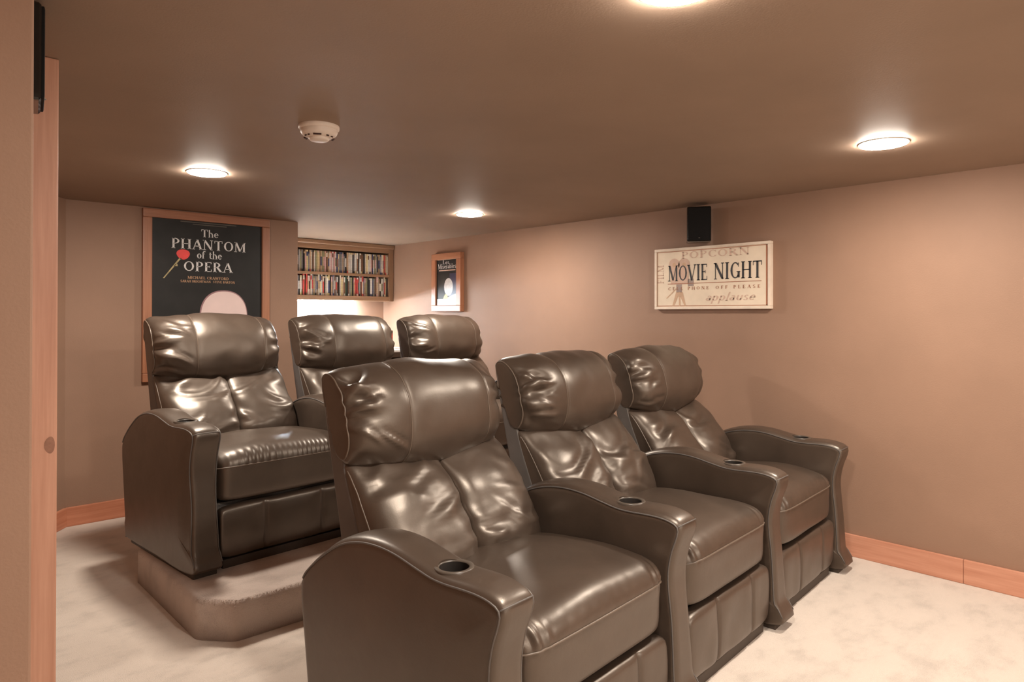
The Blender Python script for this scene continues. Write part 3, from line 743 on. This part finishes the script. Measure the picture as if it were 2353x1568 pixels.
# ------------------------------------------------------------------ built-in shelf with cases, LED strip, desk
SX0, SX1 = XA+.01, XR-.004; SY0, SY1 = 5.70, YB-.002
t = empty('wall_shelf', (0, 0, 0))
box('side_panel', (SX1-.050, SY0, 1.385), (SX1, SY1, 1.905), M['shz'], t, bev=.003)
box('side_panel', (SX0, SY0, 1.385), (SX0+.05, SY1, 1.905), M['shz'], t, bev=.003)
box('shelf_board', (SX0+.05, SY0+.004, 1.388), (SX1-.05, SY1, 1.430), M['shx'], t, bev=.003)
box('shelf_board', (SX0+.05, SY0+.008, 1.617), (SX1-.05, SY1, 1.642), M['shx'], t, bev=.003)
box('top_board', (SX0+.05, SY0+.004, 1.850), (SX1-.05, SY1, 1.905), M['shx'], t, bev=.003)
box('back_panel', (SX0+.05, SY1-.012, 1.430), (SX1-.05, SY1, 1.850), M['shx'], t)
box('crown_moulding', (SX0, SY0-.022, 1.893), (SX1, SY1, 1.930), M['shx'], t, bev=.010, seg=3)
tag(t, 'built-in oak shelf unit holding two rows of cases under the ceiling', 'shelf')

SPINES = [('cream', (.62, .55, .45)), ('white', (.72, .68, .62)), ('black', (.02, .018, .018)), ('tan', (.45, .30, .18)), ('red', (.50, .07, .06)), ('grey', (.28, .26, .25)),
          ('navy', (.05, .06, .14)), ('pink', (.60, .35, .33)), ('olive', (.26, .24, .13)), ('brown', (.18, .09, .05)), ('pale yellow', (.66, .54, .28)), ('dark green', (.05, .09, .06))]
CASE_ME = {}
def case_mesh(kind, col, band):
    key = (kind, col, band)
    if key in CASE_ME: return CASE_ME[key]
    h, dp, wd = ((.190, .135, .0142) if kind == 'DVD' else (.172, .135, .0132))
    bm = bmesh.new(); r = .003
    zs = [0, .02, h*.30, h*.72, h-.016, h]
    prof = [(-wd/2, dp), (-wd/2, r), (-wd/2+r, 0), (wd/2-r, 0), (wd/2, r), (wd/2, dp)]
    rings = [[bm.verts.new((x, y, z)) for x, y in prof] for z in zs]
    for k in range(5):
        for q in range(6):
            f = bm.faces.new((rings[k][q], rings[k][(q+1) % 6], rings[k+1][(q+1) % 6], rings[k+1][q]))
            f.material_index = 1 if (k in band) and q in (1, 2, 3) else 0
    bm.faces.new(rings[0][::-1]); bm.faces.new(rings[-1])
    bmesh.ops.recalc_face_normals(bm, faces=bm.faces[:])
    me = bpy.data.meshes.new('case'); bm.to_mesh(me); bm.free()
    me.materials.append(SPM[col]); me.materials.append(SPM[SPINES[(col*5+sum(band)) % len(SPINES)][2] if False else (col*5+sum(band)+1) % len(SPINES)])
    CASE_ME[key] = me; return me
SPM = [m_plain(n+' spine', c, .35, .25, 60) for n, c in SPINES]
rng = random.Random(4)
for rname, z0, htop in (('upper', 1.6425, .19), ('lower', 1.4305, .18)):
    x = SX1-.052; n = 0
    while x > 2.70:
        n += 1
        kind = 'DVD' if (rname == 'upper' or rng.random() < .35) and rng.random() < .9 else 'film'
        if rname == 'lower' and kind == 'DVD' and False: kind = 'film'
        c = rng.choices(range(12), [12, 12, 9, 10, 5, 8, 4, 6, 4, 6, 5, 3])[0]
        if rname == 'lower' and n in (23, 24, 25): c = 4
        band = rng.choice([(2,), (1, 2), (0,), (4,), (3,), (0, 4)])
        wd = .0142 if kind == 'DVD' else .0132
        x -= wd/2+.0003
        o = link('film_case', case_mesh(kind, c, band), None, None, (x, SY0+.014+rng.uniform(0, .012), z0+.0003))
        tag(o, '%s-spined film case on the %s shelf row, %s from the right end' % (SPINES[c][0], rname, ord_(n)), 'film case', 'film cases on the %s shelf row' % rname)
        x -= wd/2+rng.choice([.0003, .0003, .0006, .001])

t = empty('led_strip', (0, SY0+.085, 1.388))
box('tape', (SX0+.06, -.006, -.0025), (3.357, .006, 0), M['led_tape'], t)
dm = boxmesh('diode', (-.0150, -.004, -.0135), (.0150, .004, -.0025), .0015, 1); dm.materials.append(M['diode_side']); dm.materials.append(M['diode'])
for p_ in dm.polygons: p_.material_index = 1 if p_.normal.z < -.8 else 0
x = SX0+.08
while x < 3.345:
    link('diode', dm, None, t, (x, 0, 0)); x += .0315
tag(t, 'bright white LED strip under the film shelf', 'light strip')

t = empty('desk', (0, 0, 0))
box('worktop', (SX0, 5.125, .925), (SX1, YB-.002, .942), M['paper'], t, bev=.002)
box('edge_band', (SX0, 5.110, .880), (SX1, 5.140, .9245), M['deskwood'], t, bev=.003)
box('side_panel', (SX0, 5.15, 0), (SX0+.03, YB-.002, .9245), M['deskwood'], t)
box('side_panel', (SX1-.03, 5.15, .114), (SX1, YB-.03, .9245), M['deskwood'], t)
tag(t, 'built-in white topped desk in the alcove under the film shelf', 'desk')
def book(x, y, wd, h, dp, rot, m1, m2, label):
    t = empty('book', (x, y, .9425), rot)
    c = box('cover', (-wd/2, 0, 0), (wd/2, dp, h), m1, t, bev=.003)
    box('spine_label', (-wd/2+.003, -.0008, h*.2), (wd/2-.003, .001, h*.85), m2, t)
    tag(t, label, 'book', 'books standing on the desk')
BK = dict(r=m_plain('red book', (.45, .09, .06), .5), b=m_plain('brown book', (.12, .07, .04), .5), w=m_plain('white book', (.7, .66, .6), .5), bl=m_plain('blue book', (.06, .12, .35), .4))
book(3.475, 5.35, .026, .160, .14, .1, BK['r'], BK['w'], 'red book with a white spine label standing on the desk')
book(3.504, 5.35, .024, .168, .14, .1, BK['b'], BK['deskb'] if 'deskb' in BK else BK['r'], 'brown book standing right of the others on the desk')
book(3.447, 5.35, .026, .165, .14, .1, BK['bl'], BK['w'], 'blue book standing left of the others on the desk')
